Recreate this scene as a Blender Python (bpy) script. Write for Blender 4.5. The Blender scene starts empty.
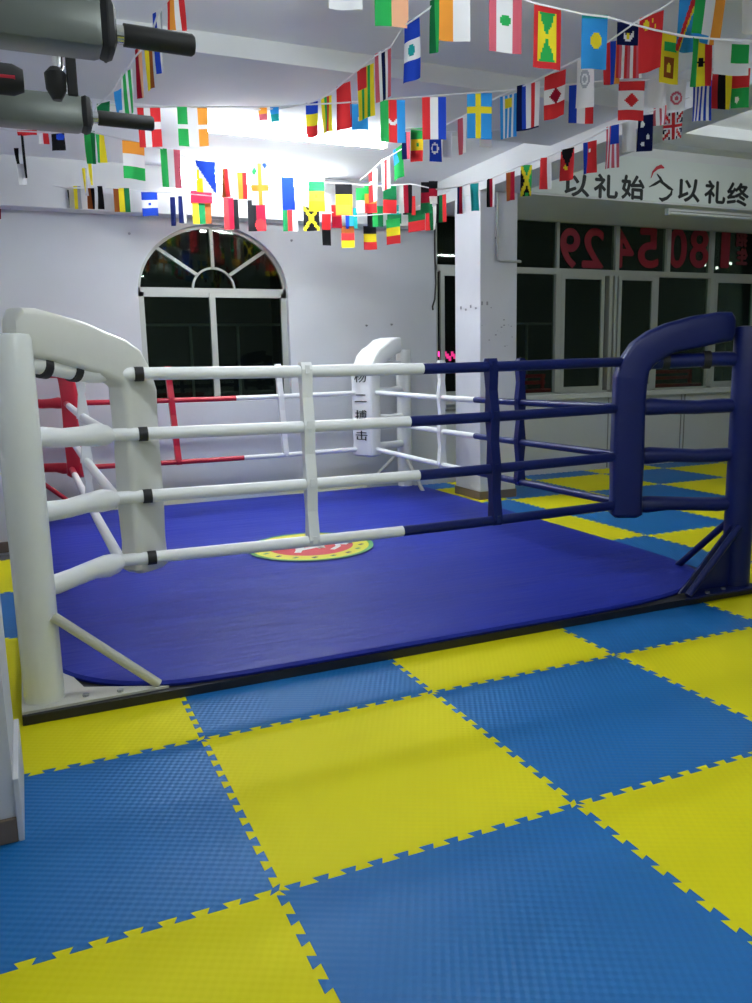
import bpy, bmesh, math, random
from mathutils import Vector, Matrix
random.seed(7)
PI = math.pi
C = bpy.context.scene.collection

# ------------------------------------------------------------------ camera
CAM = Vector((-1.52636, -2.93806, 1.42016))
RT = Vector((0.91547016, -0.40181101, -0.0215012))
UP = Vector((0.08782627, 0.14738256, 0.98517254))
FW = Vector((0.39268426, 0.90378443, -0.1702139))
FPX = 801.56
cam_data = bpy.data.cameras.new('camera')
cam = bpy.data.objects.new('camera', cam_data)
C.objects.link(cam)
m = Matrix((RT, UP, -FW)).transposed().to_4x4()
m.translation = CAM
cam.matrix_world = m
cam_data.sensor_fit = 'VERTICAL'
cam_data.sensor_height = 36.0
cam_data.lens = FPX * 36.0 / 1003.0
cam_data.clip_start = 0.02
cam_data.clip_end = 200
bpy.context.scene.camera = cam

def ray(px, py):
    return FW + RT * ((px - 376.0) / FPX) - UP * ((py - 501.5) / FPX)
def atD(px, py, D):
    return CAM + ray(px, py) * D
def onY(px, py, Y):
    d = ray(px, py)
    return CAM + d * ((Y - CAM.y) / d.y)

# ------------------------------------------------------------------ materials
MATS = {}
def mat(name, col, rough=0.5, spec=0.5, metal=0.0, bump=0.0, bscale=20.0, noise=0.0, nscale=4.0, emit=None, estr=0.0, kind=None, coat=0.0):
    if name in MATS: return MATS[name]
    M = bpy.data.materials.new(name); M.use_nodes = True
    nt = M.node_tree; b = nt.nodes['Principled BSDF']
    b.inputs['Base Color'].default_value = (*col, 1)
    b.inputs['Roughness'].default_value = rough
    b.inputs['Specular IOR Level'].default_value = spec
    b.inputs['Metallic'].default_value = metal
    b.inputs['Coat Weight'].default_value = coat
    if emit:
        b.inputs['Emission Color'].default_value = (*emit, 1)
        b.inputs['Emission Strength'].default_value = estr
    tc = nt.nodes.new('ShaderNodeTexCoord')
    if noise > 0:
        n = nt.nodes.new('ShaderNodeTexNoise'); n.inputs['Scale'].default_value = nscale; n.inputs['Detail'].default_value = 6
        nt.links.new(tc.outputs['Object'], n.inputs['Vector'])
        r = nt.nodes.new('ShaderNodeMapRange')
        r.inputs['To Min'].default_value = 1 - noise; r.inputs['To Max'].default_value = 1 + noise * .4
        nt.links.new(n.outputs['Fac'], r.inputs['Value'])
        mx = nt.nodes.new('ShaderNodeVectorMath'); mx.operation = 'SCALE'
        mx.inputs[0].default_value = col
        nt.links.new(r.outputs['Result'], mx.inputs['Scale'])
        nt.links.new(mx.outputs['Vector'], b.inputs['Base Color'])
    if bump > 0:
        if kind == 'mat':
            # woven cross-hatch ribs of the foam mat
            sep = nt.nodes.new('ShaderNodeSeparateXYZ'); nt.links.new(tc.outputs['Object'], sep.inputs[0])
            def wave(sx, sy):
                a = nt.nodes.new('ShaderNodeMath'); a.operation = 'MULTIPLY'; a.inputs[1].default_value = sx
                nt.links.new(sep.outputs['X'], a.inputs[0])
                c = nt.nodes.new('ShaderNodeMath'); c.operation = 'MULTIPLY_ADD'; c.inputs[1].default_value = sy
                nt.links.new(sep.outputs['Y'], c.inputs[0]); nt.links.new(a.outputs[0], c.inputs[2])
                s = nt.nodes.new('ShaderNodeMath'); s.operation = 'SINE'; nt.links.new(c.outputs[0], s.inputs[0]); return s
            s1 = wave(190, 60); s2 = wave(-60, 190)
            h = nt.nodes.new('ShaderNodeMath'); h.operation = 'MULTIPLY'
            nt.links.new(s1.outputs[0], h.inputs[0]); nt.links.new(s2.outputs[0], h.inputs[1]); src = h.outputs[0]
        elif kind == 'canvas':
            mp = nt.nodes.new('ShaderNodeMapping'); mp.inputs['Scale'].default_value = (.7, 5, 1)
            mp.inputs['Rotation'].default_value = (0, 0, .06)
            nt.links.new(tc.outputs['Object'], mp.inputs[0])
            n2 = nt.nodes.new('ShaderNodeTexNoise'); n2.inputs['Scale'].default_value = bscale; n2.inputs['Detail'].default_value = 3
            nt.links.new(mp.outputs[0], n2.inputs['Vector']); src = n2.outputs['Fac']
        else:
            n2 = nt.nodes.new('ShaderNodeTexNoise'); n2.inputs['Scale'].default_value = bscale; n2.inputs['Detail'].default_value = 4
            nt.links.new(tc.outputs['Object'], n2.inputs['Vector']); src = n2.outputs['Fac']
        bp = nt.nodes.new('ShaderNodeBump'); bp.inputs['Strength'].default_value = bump; bp.inputs['Distance'].default_value = .01
        nt.links.new(src, bp.inputs['Height']); nt.links.new(bp.outputs[0], b.inputs['Normal'])
    MATS[name] = M
    return M

def cloth(name, col):
    if name in MATS: return MATS[name]
    M = bpy.data.materials.new(name); M.use_nodes = True
    nt = M.node_tree; nt.nodes.clear()
    o = nt.nodes.new('ShaderNodeOutputMaterial')
    d = nt.nodes.new('ShaderNodeBsdfDiffuse'); d.inputs[0].default_value = (*col, 1)
    t = nt.nodes.new('ShaderNodeBsdfTranslucent'); t.inputs[0].default_value = (*col, 1)
    a = nt.nodes.new('ShaderNodeMixShader'); a.inputs[0].default_value = .42
    nt.links.new(d.outputs[0], a.inputs[1]); nt.links.new(t.outputs[0], a.inputs[2]); nt.links.new(a.outputs[0], o.inputs[0])
    MATS[name] = M
    return M

wall_m = mat('wall_paint', (.65, .67, .695), .8, .2, noise=.10, nscale=1.6, bump=.15, bscale=9)
ceil_m = mat('ceiling_paint', (.88, .89, .89), .85, .15, noise=.10, nscale=1.2, bump=.2, bscale=6)
beam_m = mat('beam_paint', (.74, .75, .755), .85, .15, noise=.12, nscale=1.5, bump=.15, bscale=8)
pill_m = mat('pillar_paint', (.66, .665, .71), .75, .25, noise=.12, nscale=2.4, bump=.15, bscale=12)
skirt_m = mat('brown_skirting', (.20, .15, .12), .7, .3, noise=.3, nscale=6)
con_m = mat('floor_concrete', (.12, .12, .12), .9)
yel_m = mat('yellow_foam', (.76, .69, .006), .65, .16, bump=.07, kind='mat', noise=.06, nscale=2)
blu_m = mat('blue_foam', (.008, .145, .43), .5, .28, bump=.13, kind='mat', noise=.12, nscale=2)
canvas_m = mat('canvas_vinyl', (.013, .026, .31), .5, .2, bump=.55, bscale=4, kind='canvas', noise=.15, nscale=1.5)
black_m = mat('black_frame', (.010, .010, .014), .5)
white_v = mat('white_vinyl', (.90, .91, .91), .32, .5, bump=.12, bscale=14, noise=.05, nscale=5)
white_p = mat('white_post_vinyl', (.84, .86, .83), .25, .5, noise=.07, nscale=5)
cream_v = mat('cream_vinyl', (.70, .70, .65), .38, .5, bump=.6, bscale=5, noise=.06, nscale=4)
blue_v = mat('blue_vinyl', (.004, .011, .105), .40, .35, bump=.25, bscale=10)
red_v = mat('red_vinyl', (.52, .012, .035), .35, .5, bump=.2, bscale=10)
strap_m = mat('black_strap', (.012, .012, .014), .6)
plate_m = mat('cream_steel', (.60, .59, .52), .45, .5, noise=.15, nscale=9)
steel_m = mat('scuffed_steel', (.35, .36, .37), .35, .5, metal=.7)
frame_m = mat('window_aluminium', (.45, .47, .43), .4, .5, metal=.15)
sill_m = mat('white_sill', (.66, .68, .67), .5)
tube_w = mat('lamp_glow', (1, 1, 1), .5, emit=(.90, .97, 1.0), estr=75)
tube_b = mat('lamp_glow_wall', (1, 1, 1), .5, emit=(.90, .97, 1.0), estr=120)
tube_n = mat('lamp_glow_near', (1, 1, 1), .5, emit=(.90, .97, 1.0), estr=74)
tube_off = mat('lamp_tube_glass', (.80, .83, .81), .3)
house_m = mat('lamp_housing', (.75, .76, .76), .4)
sign_m = mat('banner_vinyl', (.72, .77, .74), .5)
ink_m = mat('banner_ink', (.015, .018, .018), .6)
redink_m = mat('banner_red_ink', (.55, .03, .05), .6)
digit_m = mat('red_sticker', (.27, .010, .025), .5)
pinkgrid_m = mat('dark_red_sticker', (.16, .012, .02), .6)
grey_m = mat('grey_enamel', (.15, .17, .155), .32, .5, metal=.25, noise=.1, nscale=6)
rubber_m = mat('black_rubber', (.008, .008, .009), .6)
chrome_m = mat('chrome', (.7, .7, .7), .15, metal=1)
pipe_m = mat('grey_conduit', (.52, .53, .53), .5)
cord_m = mat('white_cord', (.8, .8, .8), .7)
yarn_m = mat('emblem_yellow', (.72, .66, .03), .5)
egrn_m = mat('emblem_green', (.08, .28, .08), .5)
ered_m = mat('emblem_red', (.55, .02, .03), .5)
edrk_m = mat('emblem_dark', (.03, .02, .06), .5)
ewht_m = mat('emblem_white', (.8, .8, .78), .5)
bench_m = mat('red_plastic', (.8, .03, .05), .4)
rail_m = mat('grey_railing', (.35, .38, .36), .5)
ext_m = mat('dark_ground', (.015, .017, .016), .9)
neon_m = mat('pink_neon', (.8, .05, .3), .5, emit=(1, .04, .30), estr=1.6)
spot_m = mat('street_light', (1, 1, 1), .5, emit=(1, 1, 1), estr=3)

def glass():
    M = bpy.data.materials.new('window_glass'); M.use_nodes = True
    nt = M.node_tree; nt.nodes.clear()
    o = nt.nodes.new('ShaderNodeOutputMaterial')
    t = nt.nodes.new('ShaderNodeBsdfTransparent'); t.inputs[0].default_value = (.55, .62, .56, 1)
    g = nt.nodes.new('ShaderNodeBsdfGlossy'); g.inputs['Roughness'].default_value = .02; g.inputs[0].default_value = (.75, .9, .8, 1)
    f = nt.nodes.new('ShaderNodeFresnel'); f.inputs[0].default_value = 1.35
    a = nt.nodes.new('ShaderNodeMixShader')
    nt.links.new(f.outputs[0], a.inputs[0]); nt.links.new(t.outputs[0], a.inputs[1]); nt.links.new(g.outputs[0], a.inputs[2]); nt.links.new(a.outputs[0], o.inputs[0])
    return M
glass_m = glass()

# ------------------------------------------------------------------ helpers
def tag(o, label=None, cat=None, group=None, kind=None):
    if label: o['label'] = label
    if cat: o['category'] = cat
    if group: o['group'] = group
    if kind: o['kind'] = kind
    return o

def empty(name, loc=(0, 0, 0), label=None, cat=None, group=None):
    o = bpy.data.objects.new(name, None); C.objects.link(o); o.location = loc; o.empty_display_size = .1
    return tag(o, label, cat, group)

def worldloc(o):
    v = Vector((0, 0, 0))
    while o is not None:
        v += o.location; o = o.parent
    return v

def obj(name, bm, mats, parent=None, smooth=False):
    """bm is in world coordinates; shifted so the parent can stand at its base"""
    me = bpy.data.meshes.new(name)
    if parent is not None:
        bmesh.ops.translate(bm, verts=bm.verts, vec=-worldloc(parent))
    bmesh.ops.recalc_face_normals(bm, faces=bm.faces)
    bm.to_mesh(me); bm.free()
    if not isinstance(mats, (list, tuple)): mats = [mats]
    for mm in mats: me.materials.append(mm)
    if smooth:
        for f in me.polygons: f.use_smooth = True
        try: me.set_sharp_from_angle(angle=math.radians(40))
        except Exception: pass
    o = bpy.data.objects.new(name, me); C.objects.link(o)
    if parent is not None: o.parent = parent
    return o

def struct(name, bm, mt, parent=None, smooth=False):
    o = obj(name, bm, mt, parent, smooth)
    if parent is None: o['kind'] = 'structure'
    return o

def box(bm, x0, x1, y0, y1, z0, z1, bev=0.0):
    vs = [bm.verts.new((x, y, z)) for x in (x0, x1) for y in (y0, y1) for z in (z0, z1)]
    fs = [(0, 1, 3, 2), (4, 6, 7, 5), (0, 4, 5, 1), (2, 3, 7, 6), (0, 2, 6, 4), (1, 5, 7, 3)]
    F = [bm.faces.new([vs[i] for i in f]) for f in fs]
    if bev > 0:
        es = list({e for f in F for e in f.edges})
        bmesh.ops.bevel(bm, geom=es, offset=bev, segments=2, affect='EDGES', profile=.5)
    return bm
def BX(*a, **k): return box(bmesh.new(), *a, **k)

def tube(bm, pts, rad, seg=16, flat=1.0, cap=True):
    """sweep a round section along pts; rad number or list; flat squashes vertically"""
    pts = [Vector(q) for q in pts]; n = len(pts)
    if not isinstance(rad, (list, tuple)): rad = [rad] * n
    rings = []
    T0 = (pts[1] - pts[0]).normalized()
    ref = Vector((0, 0, 1)) if abs(T0.z) < .9 else Vector((1, 0, 0))
    N = (ref - T0 * ref.dot(T0)).normalized()
    for i in range(n):
        T = (pts[min(i + 1, n - 1)] - pts[max(i - 1, 0)]).normalized()
        N = (N - T * N.dot(T)).normalized(); B = T.cross(N)
        rings.append([bm.verts.new(pts[i] + (N * math.cos(a) * flat + B * math.sin(a)) * rad[i]) for a in [2 * PI * k / seg for k in range(seg)]])
    for i in range(n - 1):
        for k in range(seg):
            bm.faces.new((rings[i][k], rings[i][(k + 1) % seg], rings[i + 1][(k + 1) % seg], rings[i + 1][k]))
    if cap:
        bm.faces.new(rings[0][::-1]); bm.faces.new(rings[-1])
    return bm
def TB(*a, **k): return tube(bmesh.new(), *a, **k)

def prism(bm, outline, z0, z1):
    """outline list of (x,y); extruded in z"""
    a = [bm.verts.new((x, y, z0)) for x, y in outline]; b = [bm.verts.new((x, y, z1)) for x, y in outline]
    n = len(a)
    bm.faces.new(a[::-1]); bm.faces.new(b)
    for i in range(n): bm.faces.new((a[i], a[(i + 1) % n], b[(i + 1) % n], b[i]))
    return bm

def prismY(bm, outline, y0, y1):
    a = [bm.verts.new((x, y0, z)) for x, z in outline]; b = [bm.verts.new((x, y1, z)) for x, z in outline]
    n = len(a)
    bm.faces.new(a[::-1]); bm.faces.new(b)
    for i in range(n): bm.faces.new((a[i], a[(i + 1) % n], b[(i + 1) % n], b[i]))
    return bm

def stroke(bm, pts, w, y0, y1):
    """flat brush stroke in an XZ plane; pts (x,z[,w])"""
    n = len(pts); L = []; Rr = []
    for i in range(n):
        a = Vector(pts[max(i - 1, 0)][:2]); b = Vector(pts[min(i + 1, n - 1)][:2]); t = (b - a).normalized(); nn = Vector((-t.y, t.x))
        ww = pts[i][2] if len(pts[i]) > 2 else w
        c = Vector(pts[i][:2]); L.append(c + nn * ww / 2); Rr.append(c - nn * ww / 2)
    out = [(v.x, v.y) for v in L] + [(v.x, v.y) for v in Rr[::-1]]
    prismY(bm, out, y0, y1)
    return bm

def text_bm(s, size, depth):
    cu = bpy.data.curves.new('t', 'FONT'); cu.body = s; cu.size = size; cu.extrude = depth; cu.align_x = 'CENTER'; cu.align_y = 'CENTER'
    o = bpy.data.objects.new('t', cu); C.objects.link(o)
    dg = bpy.context.evaluated_depsgraph_get(); dg.update()
    me = bpy.data.meshes.new_from_object(o.evaluated_get(dg))
    bm = bmesh.new(); bm.from_mesh(me)
    bpy.data.objects.remove(o); bpy.data.curves.remove(cu); bpy.data.meshes.remove(me)
    return bm

def fit_text(s, center, w, h, depth, mirror=False, bold=0.0):
    """text standing upright in an XZ plane facing -Y, scaled to w x h"""
    bm = text_bm(s, 1.0, .02)
    xs = [v.co.x for v in bm.verts]; ys = [v.co.y for v in bm.verts]
    x0, x1, y0, y1 = min(xs), max(xs), min(ys), max(ys)
    sx = w / max(x1 - x0, 1e-4); sy = h / max(y1 - y0, 1e-4)
    for v in bm.verts:
        x = (v.co.x - (x0 + x1) / 2) * sx; y = (v.co.y - (y0 + y1) / 2) * sy; z = v.co.z
        if mirror: x = -x
        v.co = Vector((center[0] + x, center[1] - z / .02 * depth / 2, center[2] + y))
    return bm

# ================================================================== SETTING
H = 3.30; H2 = 3.60
XL, XR, YB, YF = -1.95, 9.6, 5.40, -5.2
struct('floor', BX(XL - .2, XR, YF, YB + .2, -.14, -.02), con_m)
struct('wall_left', BX(XL - .2, XL, YF, YB, -.02, H2 + .1), wall_m)
struct('wall_rear', BX(XL - .2, XR, YF - .2, YF, -.02, H2 + .1), wall_m)
struct('wall_right', BX(XR, XR + .2, YF - .2, YB + .2, -.02, H2 + .1), wall_m)
bm = bmesh.new(); box(bm, XL, 3.15, YF, YB, H, H + .15)
box(bm, 3.15, XR, YF, YB + .2, H2, H2 + .15)
struct('ceiling', bm, ceil_m)
# broad shallow beam across the left bay, beam on top of the back wall, beam down the column line
struct('ceiling_beam', BX(XL, 2.72, 1.97, 3.00, 3.185, H), beam_m)
struct('ceiling_beam', BX(XL, 2.72, 5.20, 5.40, 2.87, H), beam_m)
struct('ceiling_beam', BX(2.72, 3.15, YF, 5.40, 3.05, H2), beam_m)
struct('ceiling_beam', BX(3.15, XR, 3.26, 3.62, 3.50, H2), beam_m)
struct('ceiling_beam', BX(3.15, XR, 4.13, 5.40, 3.05, H2), beam_m)

# back wall with an arched opening
AX0, AX1, AS, AZ0 = -.395, 1.137, 2.165, 1.06
acx = (AX0 + AX1) / 2; arx = (AX1 - AX0) / 2; arz = .66
bm = bmesh.new()
WX0, WX1, WZ1 = XL, 2.90, H
arc = [(acx + arx * math.cos(a), AS + arz * math.sin(a)) for a in [PI * k / 32 for k in range(33)]]   # right to left
def wall_with_arch(bm, y0, y1):
    def q(pts): prismY(bm, pts, y0, y1)
    q([(WX0, -.02), (WX1, -.02), (WX1, AZ0), (WX0, AZ0)])
    q([(WX0, AZ0), (AX0, AZ0), (AX0, AS), (WX0, AS)])
    q([(AX1, AZ0), (WX1, AZ0), (WX1, AS), (AX1, AS)])
    q([(WX0, AS), (AX0, AS), (AX0, WZ1), (WX0, WZ1)])
    q([(AX1, AS), (WX1, AS), (WX1, WZ1), (AX1, WZ1)])
    for i in range(32):
        (xa, za), (xb, zb) = arc[i], arc[i + 1]
        q([(xb, zb), (xa, za), (xa, WZ1), (xb, WZ1)])
wall_with_arch(bm, 5.40, 5.62)
bmesh.ops.remove_doubles(bm, verts=bm.verts, dist=1e-5)
struct('wall_back', bm, wall_m)
# wall under and beside the front windows
bm = BX(2.90, XR, 5.46, 5.66, -.02, .92)
box(bm, 2.90, XR, 5.46, 5.66, 3.09, H2)
box(bm, 8.1, XR, 5.46, 5.66, .92, 3.09)
for x in (5.42, 6.75):
    pass
struct('wall_front', bm, wall_m)
bm = bmesh.new()
for x in (5.44, 6.68, 6.74): box(bm, x, x + .014, 5.452, 5.462, .0, .91)
struct('trim_1', bm, mat('seam_grey', (.25, .26, .26), .6))
struct('trim_2', BX(2.90, 8.12, 5.38, 5.52, .92, .985, bev=.006), sill_m)

# arched window
w = empty('window_1', (acx, 5.5, AZ0)); w['kind'] = 'structure'
bm = bmesh.new()
FY0, FY1 = 5.47, 5.52
box(bm, AX0, AX1, FY0, FY1, AS - .045, AS + .045)               # transom
box(bm, AX0, AX0 + .06, FY0, FY1, AZ0, AS); box(bm, AX1 - .06, AX1, FY0, FY1, AZ0, AS)
box(bm, AX0, AX1, FY0, FY1, AZ0, AZ0 + .05)
box(bm, .315, .375, FY0 - .015, FY1, AZ0, AS)
ring_o = arc; ring_i = [(acx + (arx - .03) * math.cos(a), AS + (arz - .03) * math.sin(a)) for a in [PI * k / 32 for k in range(33)]]
for i in range(32): prismY(bm, [ring_i[i + 1], ring_i[i], ring_o[i], ring_o[i + 1]], FY0, FY1)
inner = [(acx + .225 * math.cos(a), AS + .225 * math.sin(a) + .03) for a in [PI * k / 20 for k in range(21)]]
inner2 = [(acx + .205 * math.cos(a), AS + .205 * math.sin(a) + .03) for a in [PI * k / 20 for k in range(21)]]
for i in range(20): prismY(bm, [inner2[i + 1], inner2[i], inner[i], inner[i + 1]], FY0, FY1)
for a in (42, 90, 138):
    a = math.radians(a); c, s = math.cos(a), math.sin(a)
    p0 = (acx + .21 * c, AS + .03 + .21 * s); p1 = (acx + (arx - .01) * c, AS + (arz - .01) * s)
    stroke(bm, [p0, p1], .032, FY0, FY1)
obj('window_frame', bm, frame_m, w)
bm = bmesh.new(); prismY(bm, [(AX0 + .01, AZ0 + .01), (AX1 - .01, AZ0 + .01)] + [(acx + (arx - .01) * math.cos(a), AS + (arz - .01) * math.sin(a)) for a in [PI * k / 32 for k in range(33)]], 5.49, 5.496)
obj('pane', bm, glass_m, w)

# front windows: lower sliding panes, upper transom lights
zt0, zt1 = 2.445, 2.515
uppers = [(2.93, 4.60), (4.64, 5.50), (5.56, 6.32), (6.40, 7.10), (7.16, 8.10)]
lowers = [(2.93, 4.63), (4.63, 5.40), (5.50, 6.16), (6.16, 7.16), (7.16, 8.10)]
w2 = empty('window_2', (5.5, 5.5, .985)); w2['kind'] = 'structure'
bm = bmesh.new()
Y0, Y1 = 5.46, 5.54
box(bm, 2.90, 8.12, Y0, Y1, zt0, zt1)
box(bm, 2.90, 8.12, Y0, Y1, 3.06, 3.09); box(bm, 2.90, 8.12, Y0, Y1, .985, 1.01)
box(bm, 2.90, 2.95, Y0, Y1, .985, 3.07)
for i, x in enumerate((4.60, 5.50, 6.34, 7.10)):
    box(bm, x, x + (.04 if i == 0 else .06), Y0, Y1, zt1, 3.07)
box(bm, 4.60, 4.68, Y0, Y1, .985, zt0)
box(bm, 5.42, 5.47, Y0 - .0, Y1, .985, zt0); box(bm, 5.50, 5.54, Y0, Y1, .985, zt0)
box(bm, 6.16, 6.22, Y0, Y1, .985, zt0); box(bm, 7.12, 7.20, Y0, Y1, .985, zt0); box(bm, 8.06, 8.12, Y0, Y1, .985, 3.07)
obj('window_frame', bm, frame_m, w2)
def sash(x0, x1, y=5.475):
    bm = bmesh.new(); z0, z1 = 1.01, zt0
    box(bm, x0, x0 + .05, y - .02, y + .02, z0, z1); box(bm, x1 - .05, x1, y - .02, y + .02, z0, z1)
    box(bm, x0 + .05, x1 - .05, y - .02, y + .02, z0, z0 + .06); box(bm, x0 + .05, x1 - .05, y - .02, y + .02, z1 - .05, z1)
    s = obj('window_sash', bm, frame_m, w2)
    obj('pane', BX(x0 + .05, x1 - .05, y - .003, y + .003, z0 + .06, z1 - .05), glass_m, s)
sash(4.68, 5.34); sash(5.56, 6.16); sash(7.20, 7.95); sash(2.99, 3.35)
for a, b in ((3.35, 4.60), (6.22, 7.12)): obj('pane', BX(a, b, 5.51, 5.516, 1.01, zt0), glass_m, w2)
for a, b in ((2.95, 4.60), (4.64, 5.50), (5.56, 6.34), (6.40, 7.10), (7.16, 8.06)): obj('pane', BX(a, b, 5.50, 5.506, zt1, 3.06), glass_m, w2)

# square column with skirting, pilasters on the left
struct('wall_column', BX(2.72, 3.15, 4.13, 4.64, .0, 3.05, bev=.008), pill_m)
struct('baseboard_column', BX(2.712, 3.158, 4.122, 4.648, 0, .085), skirt_m)
struct('wall_pillar', BX(XL, -1.655, -.42, .02, -.02, H), pill_m)
struct('baseboard_pillar', BX(XL, -1.655, -.435, -.42, 0.0, .078, bev=.003), skirt_m)
struct('trim_3', BX(-1.655, -1.638, -.435, .03, 0.0, .205, bev=.003), pill_m)
struct('wall_pilaster', BX(XL, -1.70, 3.95, 4.45, -.02, H), pill_m)
struct('baseboard_left', BX(XL, -1.69, 3.935, 4.46, 0, .085), skirt_m)

# outside ground and things seen through the glass
struct('floor_outside', BX(-4, 14, 5.66, 12, -.2, -.02), ext_m)

# ================================================================== FOAM MATS
def edge_pts(p0, p1, flip):
    """dovetail teeth from p0 to p1 (10 per metre)"""
    p0 = Vector(p0); p1 = Vector(p1); L = (p1 - p0).length; t = (p1 - p0) / L; n = Vector((-t.y, t.x)) * flip
    out = [p0]; N = max(1, round(L * 12)); per = L / N; amp = .012; s = .007
    for k in range(N):
        a = p0 + t * (per * (k + .25)); b = p0 + t * (per * (k + .75))
        out += [a - n * amp + t * s, a + n * amp - t * s * .6, b + n * amp + t * s * .6, b - n * amp - t * s]
    out.append(p1)
    return [q for q in out]
# canonical edges always run in +x or +y
def hedge(x0, x1, y): return edge_pts((x0, y), (x1, y), 1)
def vedge(x, y0, y1): return edge_pts((x, y0), (x, y1), 1)
def mat_tile(x0, x1, y0, y1, col, label, group):
    g = .0008
    b = hedge(x0, x1, y0); r = vedge(x1, y0, y1); t = hedge(x0, x1, y1); l = vedge(x0, y0, y1)
    poly = b[:-1] + r[:-1] + t[::-1][:-1] + l[::-1][:-1]
    cx, cy = (x0 + x1) / 2, (y0 + y1) / 2
    poly = [(cx + (q.x - cx) * (1 - g), cy + (q.y - cy) * (1 - g)) for q in poly]
    e = Vector((x0, y0, -.02))
    bm = prism(bmesh.new(), poly, -.02, 0)
    me_o = bpy.data.meshes.new('foam_mat')
    bmesh.ops.translate(bm, verts=bm.verts, vec=-e); bmesh.ops.recalc_face_normals(bm, faces=bm.faces)
    bmesh.ops.triangulate(bm, faces=[f for f in bm.faces if len(f.verts) > 4])
    bm.to_mesh(me_o); bm.free(); me_o.materials.append(yel_m if col == 'yellow' else blu_m)
    o = bpy.data.objects.new('foam_mat', me_o); C.objects.link(o); o.location = e
    tag(o, label, 'floor mat', group)
near_labels = {
 (-2, -1): 'blue foam puzzle mat directly in front of the left pillar foot',
 (-1, -1): 'yellow foam puzzle mat in the middle foreground, the largest whole one in view',
 (0, -1): 'blue foam puzzle mat right of centre, with its far corner pointing at the ring edge',
 (1, -1): 'yellow foam puzzle mat cut by the right picture edge, below the blue ring post',
 (-2, -2): 'yellow foam puzzle mat in the bottom left corner of the picture',
 (-1, -2): 'blue foam puzzle mat cut by the bottom picture edge, right of the yellow corner mat',
 (0, -2): 'yellow foam puzzle mat at the lower right picture edge',
 (-2, 0): 'yellow foam puzzle mat under the foot of the white ring post',
 (-1, 0): 'blue foam puzzle mat along the ring edge, right of the white brace foot',
 (0, 0): 'yellow foam puzzle mat tucked along the middle of the ring front edge',
 (1, 0): 'blue foam puzzle mat along the ring front edge, left of the blue post foot',
 (2, 0): 'yellow foam puzzle mat under the foot of the blue ring post',
}
ordn = ['first', 'second', 'third', 'fourth', 'fifth', 'sixth', 'seventh', 'eighth', 'ninth', 'tenth', 'eleventh']
for i in range(-2, 9):
    for j in range(-3, 6):
        if -1 <= i <= 1 and 1 <= j <= 3: continue           # covered by the ring
        if i == -2 and j >= 1: continue
        col = 'yellow' if (i - j) % 2 == 0 else 'blue'
        y1 = min(j + 1, 5.37); x0 = max(i, XL + .01)
        if j == 5: x_ok = True
        if (i, j) in near_labels: lab = near_labels[(i, j)]
        elif i >= 2 and j >= 0:
            lab = '%s foam mat beyond the ring, %s row from windows, %s right from column' % (col, ordn[5 - j], ordn[i - 2])
        elif j == -3:
            lab = '%s foam mat behind the viewer, %s from the left wall' % (col, ordn[i + 2])
        elif i < 2: lab = '%s foam mat behind the ring, %s row from the windows, %s from left' % (col, ordn[5 - j], ordn[i + 2])
        else: lab = '%s foam mat out of view, %s row before the ring, %s from left' % (col, ordn[-j], ordn[i + 2])
        if y1 - j < .2: continue
        mat_tile(x0, i + 1, j, y1, col, lab, None)
mat_tile(XL + .01, -1, 1.0, 1.66, 'yellow', 'narrow yellow foam mat between white ring post and left pilaster, nearest of the strip', None)
mat_tile(XL + .01, -1, 1.66, 2.66, 'blue', 'blue foam mat between white ring post and left wall', None)
mat_tile(XL + .01, -1, 2.66, 3.66, 'yellow', 'yellow foam mat touching the brown skirting of the left pilaster', None)

# ================================================================== BOXING RING
xl, xr, yn, yf = -1.175, 1.775, .85, 4.74
RZ = [1.397, 1.126, .838, .545]
ring = empty('boxing_ring', (.4, 2.7, 0), 'low floor boxing ring with blue canvas and white, blue and red padded ropes', 'boxing ring')

bm = BX(-1.64, 2.46, .438, 5.18, 0.001, .04)
obj('base_frame', bm, black_m, ring)
# canvas: rounded sheet with a rippled top, curving away from the front corners
def canvas_outline():
    P = []
    P += [(-.98, .468), (-.3, .456), (.5, .456), (1.2, .458), (1.6, .48), (1.88, .53), (2.1, .62), (2.28, .75), (2.39, .93), (2.44, 1.2), (2.45, 1.8), (2.46, 3), (2.46, 4.2), (2.45, 4.9), (2.36, 5.10)]
    P += [(1.8, 5.13), (.4, 5.13), (-1.1, 5.13), (-1.42, 5.09), (-1.53, 4.8), (-1.55, 3), (-1.55, 1.4), (-1.52, 1.0), (-1.44, .80), (-1.33, .66), (-1.20, .56)]
    return P
def smooth_closed(P, k=2):
    for _ in range(k):
        Q = []
        for i in range(len(P)):
            a = P[i]; b = P[(i + 1) % len(P)]
            Q += [(a[0] * .75 + b[0] * .25, a[1] * .75 + b[1] * .25), (a[0] * .25 + b[0] * .75, a[1] * .25 + b[1] * .75)]
        P = Q
    return P
out = smooth_closed(canvas_outline())
bm = bmesh.new(); ccx, ccy = .45, 2.8
levels = [(1.002, .038), (1.004, .052), (1.0, .066), (.985, .070)] + [(.985 - .985 * k / 24, .070) for k in range(1, 24)]
rings = []
for li, (s, z) in enumerate(levels):
    R_ = []
    for (x, y) in out:
        X = ccx + (x - ccx) * s; Y = ccy + (y - ccy) * s; Z = z
        if li > 3:
            Z += .0035 * math.sin(7 * Y + 1.1 * math.sin(1.7 * X) + .4 * X) + .002 * math.sin(17 * Y + 2.3 * X)
        R_.append(bm.verts.new((X, Y, Z)))
    rings.append(R_)
n = len(out)
for a, b in zip(rings[:-1], rings[1:]):
    for k in range(n): bm.faces.new((a[k], a[(k + 1) % n], b[(k + 1) % n], b[k]))
bm.faces.new(rings[-1])
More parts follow.
